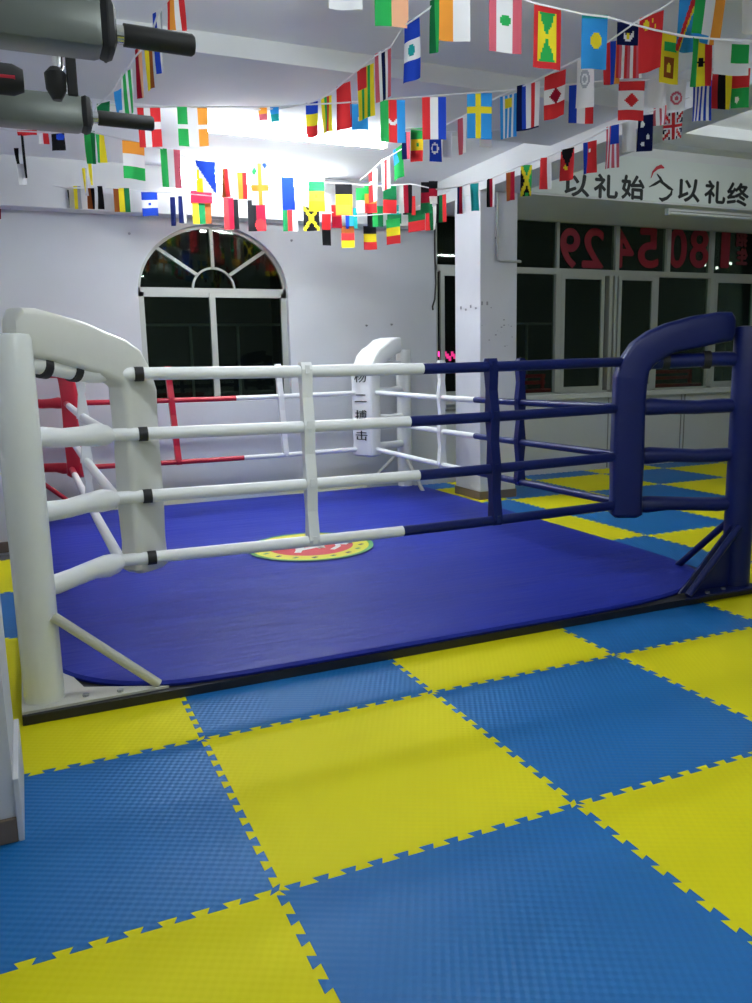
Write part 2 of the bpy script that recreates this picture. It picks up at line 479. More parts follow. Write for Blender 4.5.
canvas = obj('canvas', bm, canvas_m, ring, smooth=True)

# emblem at the middle of the canvas: coloured discs, lettering strokes, tiny thickness
ex, ey = .36, 2.66
em = bmesh.new()
def disc(bm, r0, r1, z, mi, a0=0, a1=2 * PI, N=64):
    st = len(bm.faces)
    vs = []
    for k in range(N + 1):
        a = a0 + (a1 - a0) * k / N
        vs.append((bm.verts.new((ex + r0 * math.cos(a), ey + r0 * math.sin(a), z)), bm.verts.new((ex + r1 * math.cos(a), ey + r1 * math.sin(a), z))))
    for k in range(N):
        f = bm.faces.new((vs[k][0], vs[k][1], vs[k + 1][1], vs[k + 1][0])); f.material_index = mi
EM = [egrn_m, yarn_m, ered_m, edrk_m, ewht_m]
disc(em, .44, .475, .0772, 0); disc(em, .32, .44, .0774, 1); disc(em, .0005, .32, .0774, 2)
disc(em, .14, .318, .0780, 3, -.25, 1.75, 30)
def flat_stroke(bm, pts, w, z, mi):
    for a, b in zip(pts[:-1], pts[1:]):
        a = Vector(a); b = Vector(b); t = (b - a).normalized(); nn = Vector((-t.y, t.x)) * w / 2
        f = bm.faces.new([bm.verts.new((ex + q.x, ey + q.y, z)) for q in (a - nn, b - nn, b + nn, a + nn)]); f.material_index = mi
flat_stroke(em, [(-.27, .02), (-.08, .04), (-.12, -.10), (.03, -.06)], .055, .0786, 4)
flat_stroke(em, [(-.16, -.18), (-.02, .10), (.05, -.12), (.10, .08)], .05, .0787, 4)
flat_stroke(em, [(.02, .12), (.10, .02), (.20, -.02), (.27, -.08)], .055, .0788, 4)
flat_stroke(em, [(.10, -.2), (.18, -.12), (.22, .05)], .04, .0789, 4)
for k in range(9):
    a = -2.9 + k * .36; r = .38
    flat_stroke(em, [(r * math.cos(a) - .02, r * math.sin(a) - .012), (r * math.cos(a) + .02, r * math.sin(a) + .012)], .03, .0780, 3 if k % 2 else 0)
e = obj('round_emblem', em, EM, canvas); e['label'] = 'round yellow and red emblem printed on the blue canvas'

# corner posts
posts = {'L': (-1.55, .575, white_p, 1.565, 'white padded corner post'), 'R': (2.345, .52, blue_v, 1.585, 'blue padded corner post'),
         'F': (2.30, 5.04, white_p, 1.56, 'white padded corner post at the far side'), 'B': (-1.52, 5.02, red_v, 1.56, 'red padded corner post')}
for k, (px, py, mt, h, lab) in posts.items():
    r = .080
    prof = [(0, .045)] + [(0, z) for z in (.3, .7, 1.1, h - .02)] + [(0, h - .004), (0, h)]
    po = obj('corner_post', TB([(px, py, z) for _, z in prof], [r, r, r, r, r, r * .93, r * .6], 32), mt, ring, smooth=True)
    po['label'] = lab
    sx = 1 if px < 0 else -1; sy = 1 if py < 3 else -1
    pm = plate_m if mt is white_p else (blue_v if mt is blue_v else black_m)
    bm = bmesh.new(); prism(bm, [(px - sx * .09, py - sy * .12), (px + sx * .50, py - sy * .105), (px + sx * .16, py + sy * .05), (px + sx * .05, py + sy * .50), (px - sx * .09, py + sy * .50)], .041, .052)
    obj('base_plate', bm, pm, po)
    bm_ = mt if mt is not white_p else plate_m
    obj('brace', TB([(px + sx * .06, py - sy * .06, .42), (px + sx * .46, py - sy * .085, .06)], .021, 14), bm_, po, smooth=True)
    if k == 'R':
        pass
    obj('brace', TB([(px + sx * .03, py + sy * .06, .42), (px + sx * .01, py + sy * .46, .06)], .021, 14), bm_ if k != 'B' else black_m, po, smooth=True)
    if k in ('R',):
        bm = bmesh.new()
        prismY(bm, [(px - .06, .055), (px - .46, .055), (px - .06, .44)], py - .02, py - .008)
        obj('gusset', bm, blue_v, po)
    bm = bmesh.new()
    for q in ((.16, -.06), (.30, -.075)): tube(bm, [(px + sx * q[0], py + sy * q[1], .052), (px + sx * q[0], py + sy * q[1], .062)], .014, 8)
    obj('bolt', bm, steel_m, po)

# ropes: each side four, in two colours, with a cover (thick sleeve) from post to rope corner
def rope(a, b, z, split, m1, m2, rr=.029):
    a = Vector((*a, z)); b = Vector((*b, z)); N = 10
    mid = a.lerp(b, split)
    def sag(t): return -.012 * math.sin(PI * t)
    pts1 = [a.lerp(mid, k / N) + Vector((0, 0, sag(split * k / N))) for k in range(N + 1)]
    pts2 = [mid.lerp(b, k / N) + Vector((0, 0, sag(split + (1 - split) * k / N))) for k in range(N + 1)]
    r = obj('rope', TB(pts1, rr, 14), m1, ring, smooth=True)
    s = obj('rope_sleeve', TB(pts2, rr * .97, 14), m2, r, smooth=True); s['label'] = {'blue_vinyl': 'blue', 'white_vinyl': 'white', 'red_vinyl': 'red'}[m2.name] + ' length of the rope cover'
    return r
LX = xr - xl; LY = yf - yn
for z, s in zip(RZ, (.40, .32, .37, .27)):
    rope((xl, yn), (xr, yn), z, (s - xl) / LX, white_v, blue_v)
for z, s in zip(RZ, (2.60, 2.63, 2.63, 2.58)):
    rope((xr, yn), (xr, yf), z, (s - yn) / LY, blue_v, white_v, .024)
for z, s in zip(RZ, (.34, .36, .35, .41)):
    rope((xl, yf), (xr, yf), z, (s - xl) / LX, red_v, white_v, .024)
for z, s in zip(RZ, (4.25,) * 4):
    rope((xl, yn), (xl, yf), z, (s - yn) / LY, white_v, red_v, .026)
corners = {'L': (xl, yn, white_v), 'R': (xr, yn, blue_v), 'F': (xr, yf, white_v), 'B': (xl, yf, red_v)}
for k, (cx, cy, mt) in corners.items():
    px, py = posts[k][0], posts[k][1]
    for i, z in enumerate(RZ):
        a = Vector((px, py, z)); b = Vector((cx, cy, z)); d = (b - a).normalized(); L = (b - a).length
        dz = [.055, .022, .0, -.022][i] if k == 'L' else 0
        ts = [0, .12, .35, .6, .8, .92, 1.0]; rr = [.040, .043, .041, .043, .052, .046, .030]
        pts = [a + d * (.06 + (L - .06) * t) + Vector((0, 0, dz * (1 - t) + .004 * math.sin(9 * t + i))) for t in ts]
        o = obj('turnbuckle_cover', TB(pts, rr, 18), mt, ring, smooth=True)
# vertical spacers strapped over the ropes
def spacer(x, y, along, mt, x2=None):
    bm = bmesh.new(); w = .027; t = .036
    x2 = x if x2 is None else x2
    z0, z1 = RZ[3] - .035, RZ[0] + .035
    zs = [z0, RZ[3], (RZ[3] + RZ[2]) / 2, RZ[2], (RZ[2] + RZ[1]) / 2, RZ[1], (RZ[1] + RZ[0]) / 2, RZ[0], z1]
    prev = None
    for k, z in enumerate(zs):
        f = (z - z0) / (z1 - z0); cx = x + (x2 - x) * (1 - f); tt = t if k % 2 == 1 else .020
        ww = w
        if along == 'x': q = [(cx - ww, y - tt), (cx + ww, y - tt), (cx + ww, y + tt), (cx - ww, y + tt)]
        else: q = [(x - tt, y - ww), (x + tt, y - ww), (x + tt, y + ww), (x - tt, y + ww)]
        vs = [bm.verts.new((a, b, z)) for a, b in q]
        if prev:
            for j in range(4): bm.faces.new((prev[j], prev[(j + 1) % 4], vs[(j + 1) % 4], vs[j]))
        else: bm.faces.new(vs[::-1])
        prev = vs
    bm.faces.new(prev)
    s = obj('rope_spacer', bm, mt, ring)
    for z in RZ:
        bm = bmesh.new()
        if along == 'x': box(bm, x + (x2 - x) * (z1 - z) / (z1 - z0) - .012, x + (x2 - x) * (z1 - z) / (z1 - z0) + .012, y - .041, y - .036, z - .02, z + .02)
        else: box(bm, x - .041, x - .036, y - .012, y + .012, z - .02, z + .02)
        obj('velcro_tab', bm, mt, s)
spacer(-.245, yn, 'x', white_v, -.235); spacer(.815, yn, 'x', blue_v, .85)
spacer(-.27, yf, 'x', red_v, -.22); spacer(.79, yf, 'x', white_v, .84)
spacer(xr, 2.0, 'y', blue_v); spacer(xr, 3.2, 'y', white_v)
spacer(xl, 2.6, 'y', white_v)

# corner pads: a long cushion that stands in the rope corner and bends outwards over the post
def pad_path(s, top, end):
    return [(s, .47), (s, .49), (s, .62), (s, .8), (s, 1.0), (s, 1.16), (s + .004, 1.30), (s + .025, 1.375), (s + .07, 1.44), (s + .14, 1.49), (s + .22, 1.527), (s + .22 + (end - s - .22) * .4, top - .02), (s + .22 + (end - s - .22) * .75, top), (end - .02, top + .004), (end, top + .004)]
def corner_pad(k, mt, label, path, W=.18, thick=.19):
    cx, cy, _ = corners[k]; px, py = posts[k][0], posts[k][1]
    d = Vector((px - cx, py - cy, 0)); L = d.length; d.normalize(); wv = Vector((-d.y, d.x, 0))
    root = empty('corner_pad', (cx, cy, .46), label, 'corner pad')
    s0 = 0.0
    P3 = [Vector((cx, cy, 0)) + d * (s0 + a) + Vector((0, 0, z)) for a, z in path]
    n = len(P3)
    def loft(idx0, idx1, name, extra=None):
        bm = bmesh.new(); prev = None
        for i in range(idx0, idx1 + 1):
            T = (P3[min(i + 1, n - 1)] - P3[max(i - 1, 0)]).normalized(); Nn = wv.cross(T).normalized()
            hw, ht = W / 2, thick / 2
            if i == 0: hw *= .82; ht *= .78
            if i == n - 2: hw *= .95; ht *= .92
            if i == n - 1: hw *= .7; ht *= .62
            rs = []
            # rounded rectangle
            for (sx, sy) in ((1, 1), (-1, 1), (-1, -1), (1, -1)):
                c = .028
                base = {(1, 1): 0, (-1, 1): 90, (-1, -1): 180, (1, -1): 270}[(sx, sy)]
                for q in range(4):
                    a = math.radians(base + 30 * q)
                    rs.append((sx * (hw - c) + c * math.cos(a), sy * (ht - c) + c * math.sin(a)))
            puff = 1 + .03 * math.sin(i * 2.4)
            vs = [bm.verts.new(P3[i] + wv * u * puff + Nn * v * puff) for u, v in rs]
            if prev:
                m_ = len(vs)
                for j in range(m_): bm.faces.new((prev[j], prev[(j + 1) % m_], vs[(j + 1) % m_], vs[j]))
            else: bm.faces.new(vs[::-1])
            prev = vs
        bm.faces.new(prev)
        return obj(name, bm, mt, root, smooth=True)
    kk = [i for i, q in enumerate(path) if q[1] >= 1.30][0]
    up = loft(0, kk, 'upright_cushion'); loft(kk, n - 1, 'top_cushion')
    return root, d, wv, up
def ring_strap(root, c, axis, r, w=.02):
    axis = Vector(axis).normalized(); c = Vector(c)
    bm = bmesh.new(); tube(bm, [c - axis * w, c + axis * w], r, 18, cap=True)
    obj('strap', bm, strap_m, root, smooth=True)
rt, d, wv, up = corner_pad('L', cream_v, 'white corner pad curving over the near left post with black straps', path=[(-.15, .47), (-.15, .49), (-.15, .62), (-.15, .8), (-.15, 1.0), (-.15, 1.2), (-.149, 1.31), (-.135, 1.375), (-.10, 1.425), (-.04, 1.458), (.05, 1.488), (.16, 1.520), (.28, 1.548), (.38, 1.566), (.44, 1.570), (.465, 1.571)], W=.125, thick=.20)
for z in RZ: ring_strap(rt, (xl + .14, yn, z - .003), (1, 0, 0), .033, .02)
for t in (.30, .62):
    pl_ = Vector((posts['L'][0], posts['L'][1], RZ[0] + .055)); c = pl_.lerp(Vector((xl, yn, RZ[0])), t); ring_strap(rt, c, c - pl_, .050, .017)
rt, d, wv, up = corner_pad('R', blue_v, 'blue corner pad curving over towards the near right post', pad_path(-.005, 1.578, .565), W=.16, thick=.18)
for z in RZ[1:]: ring_strap(rt, Vector((xr, yn, z)) + d * .14, d, .036, .02)
for t in (.35, .70):
    c = Vector((posts['R'][0], posts['R'][1], RZ[0])).lerp(Vector((xr, yn, RZ[0])), t); ring_strap(rt, c, c - Vector((posts['R'][0], posts['R'][1], RZ[0])), .052, .02)
rt, d, wv, up = corner_pad('F', white_v, 'white corner pad with black characters at the far right ring corner', pad_path(-.08, 1.60, .42), W=.26, thick=.17)
# characters on its ring-facing side
nf = -d
for ch, z, hh in (('杨', 1.285, .11), ('二', 1.07, .075), ('搏', .89, .12), ('击', .69, .10)):
    b = text_bm(ch, 1.0, .02)
    xs = [v.co.x for v in b.verts]; ys = [v.co.y for v in b.verts]; x0, x1, y0, y1 = min(xs), max(xs), min(ys), max(ys)
    rgt = Vector((-nf.y, nf.x, 0))
    if rgt.dot(RT) < 0: rgt = -rgt
    base = Vector((xr, yf, z)) + nf * (.08 + .17 / 2 * 1.03 + .003)
    for v in b.verts:
        u = ((v.co.x - x0) / (x1 - x0) - .5) * .15; q = ((v.co.y - y0) / (y1 - y0) - .5) * hh; v.co = base + rgt * u + Vector((0, 0, q)) + nf * (v.co.z * .1)
    obj('printed_character', b, ink_m, up)
corner_pad('B', red_v, 'red corner pad at the far left ring corner, seen past the white pad', pad_path(-.08, 1.56, .42), W=.16, thick=.17)

# ================================================================== COLUMN DETAILS
root = empty('conduit_pipe', (2.91, 4.12, 2.40), 'thin grey conduit pipe running down the column face and turning right', 'pipe')
obj('pipe', TB([(2.905, 4.112, 3.04), (2.905, 4.112, 2.43), (2.912, 4.112, 2.405), (2.935, 4.112, 2.395), (3.17, 4.112, 2.395), (3.185, 4.13, 2.395)], .013, 10), pipe_m, root, smooth=True)
bm = bmesh.new()
for z in (2.9, 2.6): box(bm, 2.885, 2.925, 4.118, 4.1295, z, z + .02)
obj('pipe_clip', bm, steel_m, root)
bm = bmesh.new()
random.seed(3)
for k in range(14):
    x = 2.73 + random.random() * .36; z = 1.72 + random.gauss(0, .11); s = .004 + random.random() * .009
    box(bm, x, x + s * 1.6, 4.1275, 4.1296, z, z + s)
for x0, z0 in ((2.715, 1.95), (2.716, 1.96)):
    for k in range(4): box(bm, 2.7178, 2.7196, 4.2 + k * .1, 4.23 + k * .1, 1.93 + .02 * (k % 2), 1.95 + .03 * (k % 2))
for k in range(2): box(bm, 2.73 + .06 * k, 2.75 + .06 * k, 4.1275, 4.1296, 1.965, 2.0)
tag(obj('paint_marks', bm, mat('mark_grey', (.30, .30, .34), .8)), 'scattered grey scuff marks on the white column at head height', 'marks', kind='stuff')
cable = obj('hanging_cable', TB([(2.885, 5.387, 3.0), (2.88, 5.385, 2.6), (2.89, 5.385, 2.3), (2.875, 5.385, 2.12), (2.845, 5.385, 2.04), (2.85, 5.385, 2.0)], .010, 8), mat('cable_black', (.03, .03, .03), .6), smooth=True)
tag(cable, 'thin black cable hanging down the end of the arched window wall', 'cable')
# small dark hook marks on the back wall
for (x, y, lab) in ((129, 233, 'small dark nail in the white wall left of the arched window'), (291, 240, 'small dark nail in the white wall right above the arched window'), (391, 324, 'small dark nail in the white wall right of the arched window'), (366, 325, 'short grey screw in the white wall left of the dark nail')):
    q = onY(x, y, 5.395); b = TB([(q.x, 5.402, q.z), (q.x, 5.385, q.z), (q.x, 5.375, q.z - .008)], [.006, .006, .014], 8)
    tag(obj('wall_nail', b, steel_m), lab, 'nail')
# round black knob and bolt on the low white panel beyond the wall end
root = empty('door_bolt', (2.94, 5.455, .93), 'black knob with a slim metal bolt on the white panel behind the rope', 'door bolt')
q = onY(431, 411, 5.44)
obj('knob', TB([(q.x + .12, 5.462, q.z), (q.x + .12, 5.44, q.z), (q.x + .12, 5.425, q.z)], [.012, .03, .022], 14), rubber_m, root, smooth=True)
obj('bolt_bar', BX(q.x + .2, q.x + .45, 5.444, 5.460, q.z - .012, q.z + .012), steel_m, root)

# ================================================================== BANNER WITH WRITING
bn = empty('wall_banner', (4.9, 4.12, 3.06), 'long white banner with black Chinese brush characters on the beam', 'banner')
obj('banner_sheet', BX(3.17, 6.95, 4.112, 4.128, 3.065, 3.50, bev=.002), sign_m, bn)
for ch, px, py, wpx, hpx in (('以', 577, 185, 24, 21), ('礼', 606, 186, 23, 23), ('始', 633, 187, 22, 23), ('以', 689, 190, 21, 22), ('礼', 715, 192, 20, 22), ('终', 738, 194, 21, 22)):
    c = onY(px, py, 4.11); a = onY(px - wpx / 2, py, 4.11); b = onY(px + wpx / 2, py, 4.11); t = onY(px, py - hpx / 2, 4.11); u = onY(px, py + hpx / 2, 4.11)
    tb = fit_text(ch, (c.x, 4.1085, c.z - .005), b.x - a.x, t.z - u.z, .005)
    src = list(tb.faces)
    for dx, dz in ((.007, 0), (-.007, 0), (0, .008), (0, -.008)):
        r = bmesh.ops.duplicate(tb, geom=src + list({e for f in src for e in f.edges}) + list({v for f in src for v in f.verts}))
        bmesh.ops.translate(tb, verts=[v for v in r['geom'] if isinstance(v, bmesh.types.BMVert)], vec=(dx, dz * .02 + dx * .01, dz))
    o = obj('brush_character', tb, ink_m, bn)
for ch, x in (('以', 7.3),): pass
def bx(px, py):
    q = onY(px, py, 4.11); return (q.x, q.z)
b = bmesh.new()
stroke(b, [(*bx(651, 178), .004), (*bx(653, 172), .02), (*bx(657, 168), .035), (*bx(661, 166.5), .04), (*bx(664, 168), .012)], .03, 4.106, 4.111)
obj('logo_stroke', b, redink_m, bn)['label'] = 'red arc of the banner logo'
b = bmesh.new()
stroke(b, [(*bx(649, 187), .008), (*bx(655, 184), .03), (*bx(660, 181), .03), (*bx(664, 184), .03), (*bx(669, 188), .035), (*bx(673, 190), .01)], .03, 4.106, 4.111)
stroke(b, [(*bx(657, 174), .008), (*bx(660, 178), .025), (*bx(663, 183), .02)], .03, 4.1058, 4.1108)
stroke(b, [(*bx(672, 189), .012), (*bx(671, 194), .03), (*bx(667, 198), .035), (*bx(662, 200), .04), (*bx(659, 198), .012)], .03, 4.1056, 4.1106)
obj('logo_stroke', b, ink_m, bn)

# reversed red phone digits stuck on the upper panes (read from outside)
def digit(ch, px0, px1, py0, py1, mt=digit_m, lab=None):
    Y = 5.494
    a = onY(px0, (py0 + py1) / 2, Y); b = onY(px1, (py0 + py1) / 2, Y); t = onY((px0 + px1) / 2, py0, Y); u = onY((px0 + px1) / 2, py1, Y)
    tb = fit_text(ch, ((a.x + b.x) / 2, Y, (t.z + u.z) / 2), b.x - a.x, t.z - u.z, .003, mirror=True)
    # thicken: add shifted copies inside the same mesh
    src = [f for f in tb.faces]
    for dx, dz in ((.014, 0), (-.014, 0), (0, .014), (0, -.014)):
        r = bmesh.ops.duplicate(tb, geom=src + list({e for f in src for e in f.edges}) + list({v for f in src for v in f.verts}))
        bmesh.ops.translate(tb, verts=[v for v in r['geom'] if isinstance(v, bmesh.types.BMVert)], vec=(dx, dx * .002 + dz * .001, dz))
    o = obj('window_digit', tb, mt); tag(o, lab or 'big red reversed digit %s stuck on the upper window panes' % ch, 'sticker', 'reversed red window digits')
DG = [('9', 561, 579), ('2', 583, 603), ('4', 615, 633), ('5', 639, 658), ('0', 669, 686), ('8', 691, 708), ('1', 722, 729)]
for ch, a, b in DG: digit(ch, a, b, 229, 267)
digit('招', 737, 747, 232, 246, pinkgrid_m, 'small dark red reversed character, upper of the two at the right window end')
digit('生', 737, 747, 249, 264, pinkgrid_m, 'small dark red reversed character, lower of the two at the right window end')

# ================================================================== LAMPS
def lamp(x0, x1, y, z, ntube, label, mt=tube_w, hang=0.0, face='down', sub='lamp_tube'):
    z = z - hang; h0 = hang
    root = empty('fluorescent_lamp', ((x0 + x1) / 2, y, z), label, 'lamp', None)
    if face == 'down':
        hw = .03 if ntube > 1 else .016
        obj('lamp_housing', BX(x0, x1, y - hw, y + hw, z - .03, z, bev=.004), house_m, root)
        for k in range(ntube):
            yy = y + (k - (ntube - 1) / 2) * .055
            obj('lamp_tube', TB([(x0 + .02, yy, z - .05), (x1 - .02, yy, z - .05)], .014, 10), mt, root, smooth=True)
    else:
        obj('lamp_housing', BX(x0, x1, y - .02, y, z - .06, z + .06, bev=.004), house_m, root)
        for k in range(ntube):
            zz = z + (k - (ntube - 1) / 2) * .065
            obj('lamp_tube', TB([(x0 + .02, y - .045, zz), (x1 - .02, y - .045, zz)], .013, 10), mt, root, smooth=True)
    if hang > 0:
        for x in (x0 + .25, x1 - .25): obj('hanger_rod', TB([(x, y, z), (x, y, z + hang)], .006, 8), house_m, root)
    for x in (x0, x1 - .02):
        if face == 'down': b = BX(x, x + .02, y - hw + .003, y + hw - .003, z - .07, z - .03)
        else: b = BX(x, x + .02, y - .065, y - .02, z - .06, z + .06)
        obj('lamp_socket', b, house_m, root)
lamp(-.2, 1.32, 3.25, H, 2, 'glaring fluorescent lamp hanging from the ceiling beyond the broad beam', tube_w, hang=.12)
lamp(-.02, 1.50, 5.20, 3.235, 2, 'fluorescent lamp on the wall beam above the arched window', tube_b, face='side')
lamp(5.24, 6.95, 4.32, 3.05, 2, 'pale twin-tube lamp under the beam below the white banner', tube_off)
lamp(-.9, .5, -.1, H, 1, 'fluorescent lamp hanging from the near ceiling above the picture', tube_n, hang=.34)
lamp(4.3, 5.7, 1.8, H2, 1, 'fluorescent lamp hanging in the right bay out of view', tube_n, hang=.40)
lamp(-.6, .8, -2.4, H, 1, 'fluorescent lamp hanging from the ceiling behind the viewer', tube_n, hang=.40)

tube_o = mat('added_glow_outside', (1, 1, 1), .5, emit=(1, .95, .9), estr=9)
lamp(4.4, 8.0, 6.9, 3.50, 1, 'added lamp under the outside eaves to brighten the benches, hidden above the windows', tube_o)  # unseen lamp added to brighten the benches and railing outside
struct('ceiling_outside', BX(2.4, 9.6, 5.66, 7.6, 3.50, 3.6), ext_m)
# ================================================================== OVERHEAD EXERCISE ARMS (left)
def arm(D, pxe, pye, r, pxg0, pxg1, pyg0, pyg1, label, rg):
    e = atD(pxe, pye, D)                                   # right end of the grey sleeve
    dirv = (atD(pxg1, pyg1, D) - e).normalized(); dirv = Vector((1, -.02, 0)).normalized()
    root = empty('pull_up_arm', (XL, e.y, e.z), label, 'pull-up arm', 'wall-mounted exercise arms')
    x0 = XL
    # square-ish sleeve with rounded edges
    bm = bmesh.new(); box(bm, x0, e.x - .03, e.y - r, e.y + r, e.z - r, e.z + r, bev=r * .28)
    obj('sleeve', bm, grey_m, root, smooth=True)
    obj('end_cap', BX(e.x - .04, e.x, e.y - r * 1.06, e.y + r * 1.06, e.z - r * 1.06, e.z + r * 1.06, bev=r * .42), rubber_m, root, smooth=True)
    g0 = e.x + .018
    obj('neck', TB([(e.x - .01, e.y, e.z - .004), (g0 + .01, e.y, e.z - .004)], rg * .8, 14), chrome_m, root, smooth=True)
    L = (pxg1 - pxe) / FPX * D / .915
    obj('grip', TB([(g0, e.y, e.z - .004), (e.x + L - .006, e.y, e.z - .006), (e.x + L, e.y, e.z - .006)], [rg, rg, rg * .8], 20), rubber_m, root, smooth=True)
    obj('wall_plate', BX(XL, XL + .012, e.y - r * 1.5, e.y + r * 1.5, e.z - r * 1.6, e.z + r * 1.6), steel_m, root)
    return e
e1 = arm(1.80, 115, 32, .053, 122, 187, 36, 40, 'nearer grey exercise arm with black grip, upper of the two at top left', .024)
e2 = arm(2.62, 92, 116, .050, 96, 147, 118, 122, 'farther grey exercise arm with black grip, lower of the two at top left', .023)
cl = empty('hanging_clamp', (e1.x - .16, e1.y + .25, e1.z), 'chrome and black clamp with a round knob hanging between the grey arms', 'clamp')
c0 = atD(58, 62, 2.1); c1 = atD(56, 82, 2.1); c2 = atD(70, 60, 2.1); c3 = atD(71, 94, 2.1)
cl.location = (c1.x, c1.y, c1.z)
obj('clamp_stem', TB([(c0.x, c0.y, c0.z + .07), (c0.x, c0.y, c0.z - .01), (c1.x, c1.y, c1.z + .02)], [.014, .014, .012], 12), chrome_m, cl, smooth=True)
obj('clamp_knob', TB([(c1.x - .0, c1.y, c1.z + .035), (c1.x, c1.y, c1.z + .02), (c1.x, c1.y, c1.z - .02), (c1.x, c1.y, c1.z - .045)], [.014, .028, .026, .012], 10), rubber_m, cl, smooth=True)
obj('clamp_strap', BX(c2.x - .012, c2.x + .014, c2.y - .006, c2.y + .006, c3.z, c2.z + .03, bev=.003), rubber_m, cl)
for px in (74, 96):
    c = atD(px, 6, 1.80)
    obj('bolt', TB([(c.x, e1.y, e1.z + .045), (c.x, e1.y, e1.z + .06), (c.x, e1.y, e1.z + .085)], [.014, .016, .012], 6), chrome_m, bpy.data.objects['pull_up_arm'], smooth=True)
c = atD(-6, 78, 2.3)
sp = empty('padded_roller', tuple(c), 'black padded roller with a red stripe at the left picture edge', 'roller')
obj('roller', TB([(XL, c.y, c.z), (c.x + .05, c.y, c.z), (c.x + .078, c.y, c.z)], [.042, .042, .030], 20), rubber_m, sp, smooth=True)
obj('red_stripe', TB([(XL + .02, c.y - .003, c.z - .004), (c.x + .055, c.y - .003, c.z - .004)], .0415, 20, flat=.28), red_v, sp, smooth=True)

# ================================================================== OUTSIDE
def bench(cx, cy, L, label):
    root = empty('plastic_bench', (cx, cy, -.02), label, 'bench', 'red benches outside the windows')
    obj('seat', BX(cx - L / 2, cx + L / 2, cy - .18, cy + .18, .98, 1.02, bev=.01), bench_m, root)
    obj('back_slat', BX(cx - L / 2, cx + L / 2, cy + .15, cy + .18, 1.08, 1.13, bev=.005), bench_m, root)
    obj('back_slat', BX(cx - L / 2, cx + L / 2, cy + .15, cy + .18, 1.17, 1.22, bev=.005), bench_m, root)
    for sx in (-1, 1):
        for sy in (-1, 1):
            x = cx + sx * (L / 2 - .05); y = cy + sy * .15
            obj('leg', BX(x - .02, x + .02, y - .02, y + .02, -.02, 1.0 if sy < 0 else 1.22, bev=.004), bench_m, root)
bench(4.85, 6.35, .70, 'red slatted bench outside, seen through the pane next to the column')
bench(7.35, 6.35, 1.1, 'bright red bench outside, seen under the blue corner pad')
def railing(x0, x1, y, ztop, posts_, label):
    root = empty('railing', ((x0 + x1) / 2, y, -.02), label, 'railing')
    obj('rail', BX(x0, x1, y - .015, y + .015, ztop - .015, ztop + .015), rail_m, root)
    for x in posts_: obj('rail_post', BX(x - .014, x + .014, y - .014, y + .014, -.02, ztop - .015), rail_m, root)
railing(-.6, 2.2, 7.0, 1.92, (-.5, .40, .98, 2.1), 'thin grey railing outside the arched window')
railing(4.6, 5.65, 7.0, 1.93, (5.22,), 'thin grey railing outside the window right of the column')
struct('wall_outside', BX(2.4, 6.2, 10.02, 10.3, -.02, 4.6), ext_m)
b = bmesh.new(); q0 = onY(437, 353, 9.98); q1 = onY(457, 361, 9.98)
root = empty('neon_sign', ((q0.x + q1.x) / 2, 10.02, q1.z), 'small pink glowing shop sign far outside, seen left of the column', 'sign')
obj('sign_board', BX(q0.x, q1.x, 9.99, 10.02, q1.z, q0.z), ext_m, root)
for k in range(8):
    q = onY(438.5 + k * 2.3, 355 + (k % 3) * 2.2 - 1, 9.98)
    obj('glowing_letter', BX(q.x - .022, q.x + .022, 9.975, 9.992, q.z - .045, q.z + .045), neon_m, root)
for i, (px, py, s) in enumerate(((706, 265, .03), (717, 268, .03), (729, 263.5, .03))):
    q = onY(px, py, 9.5)
    root = empty('street_lamp', (q.x, 9.5, -.02), 'small white street light seen through the right upper pane, %s of three' % ['left', 'middle', 'right'][i], 'street light', 'distant street lights')
    obj('pole', TB([(q.x, 9.5, -.02), (q.x, 9.5, q.z - .02)], .02, 8), ext_m, root)
    obj('lamp_head', BX(q.x - s * (2.6 if i == 2 else 1), q.x + s * (2.6 if i == 2 else 1), 9.49, 9.51, q.z - s * .9, q.z + s * .9, bev=.008), spot_m, root)

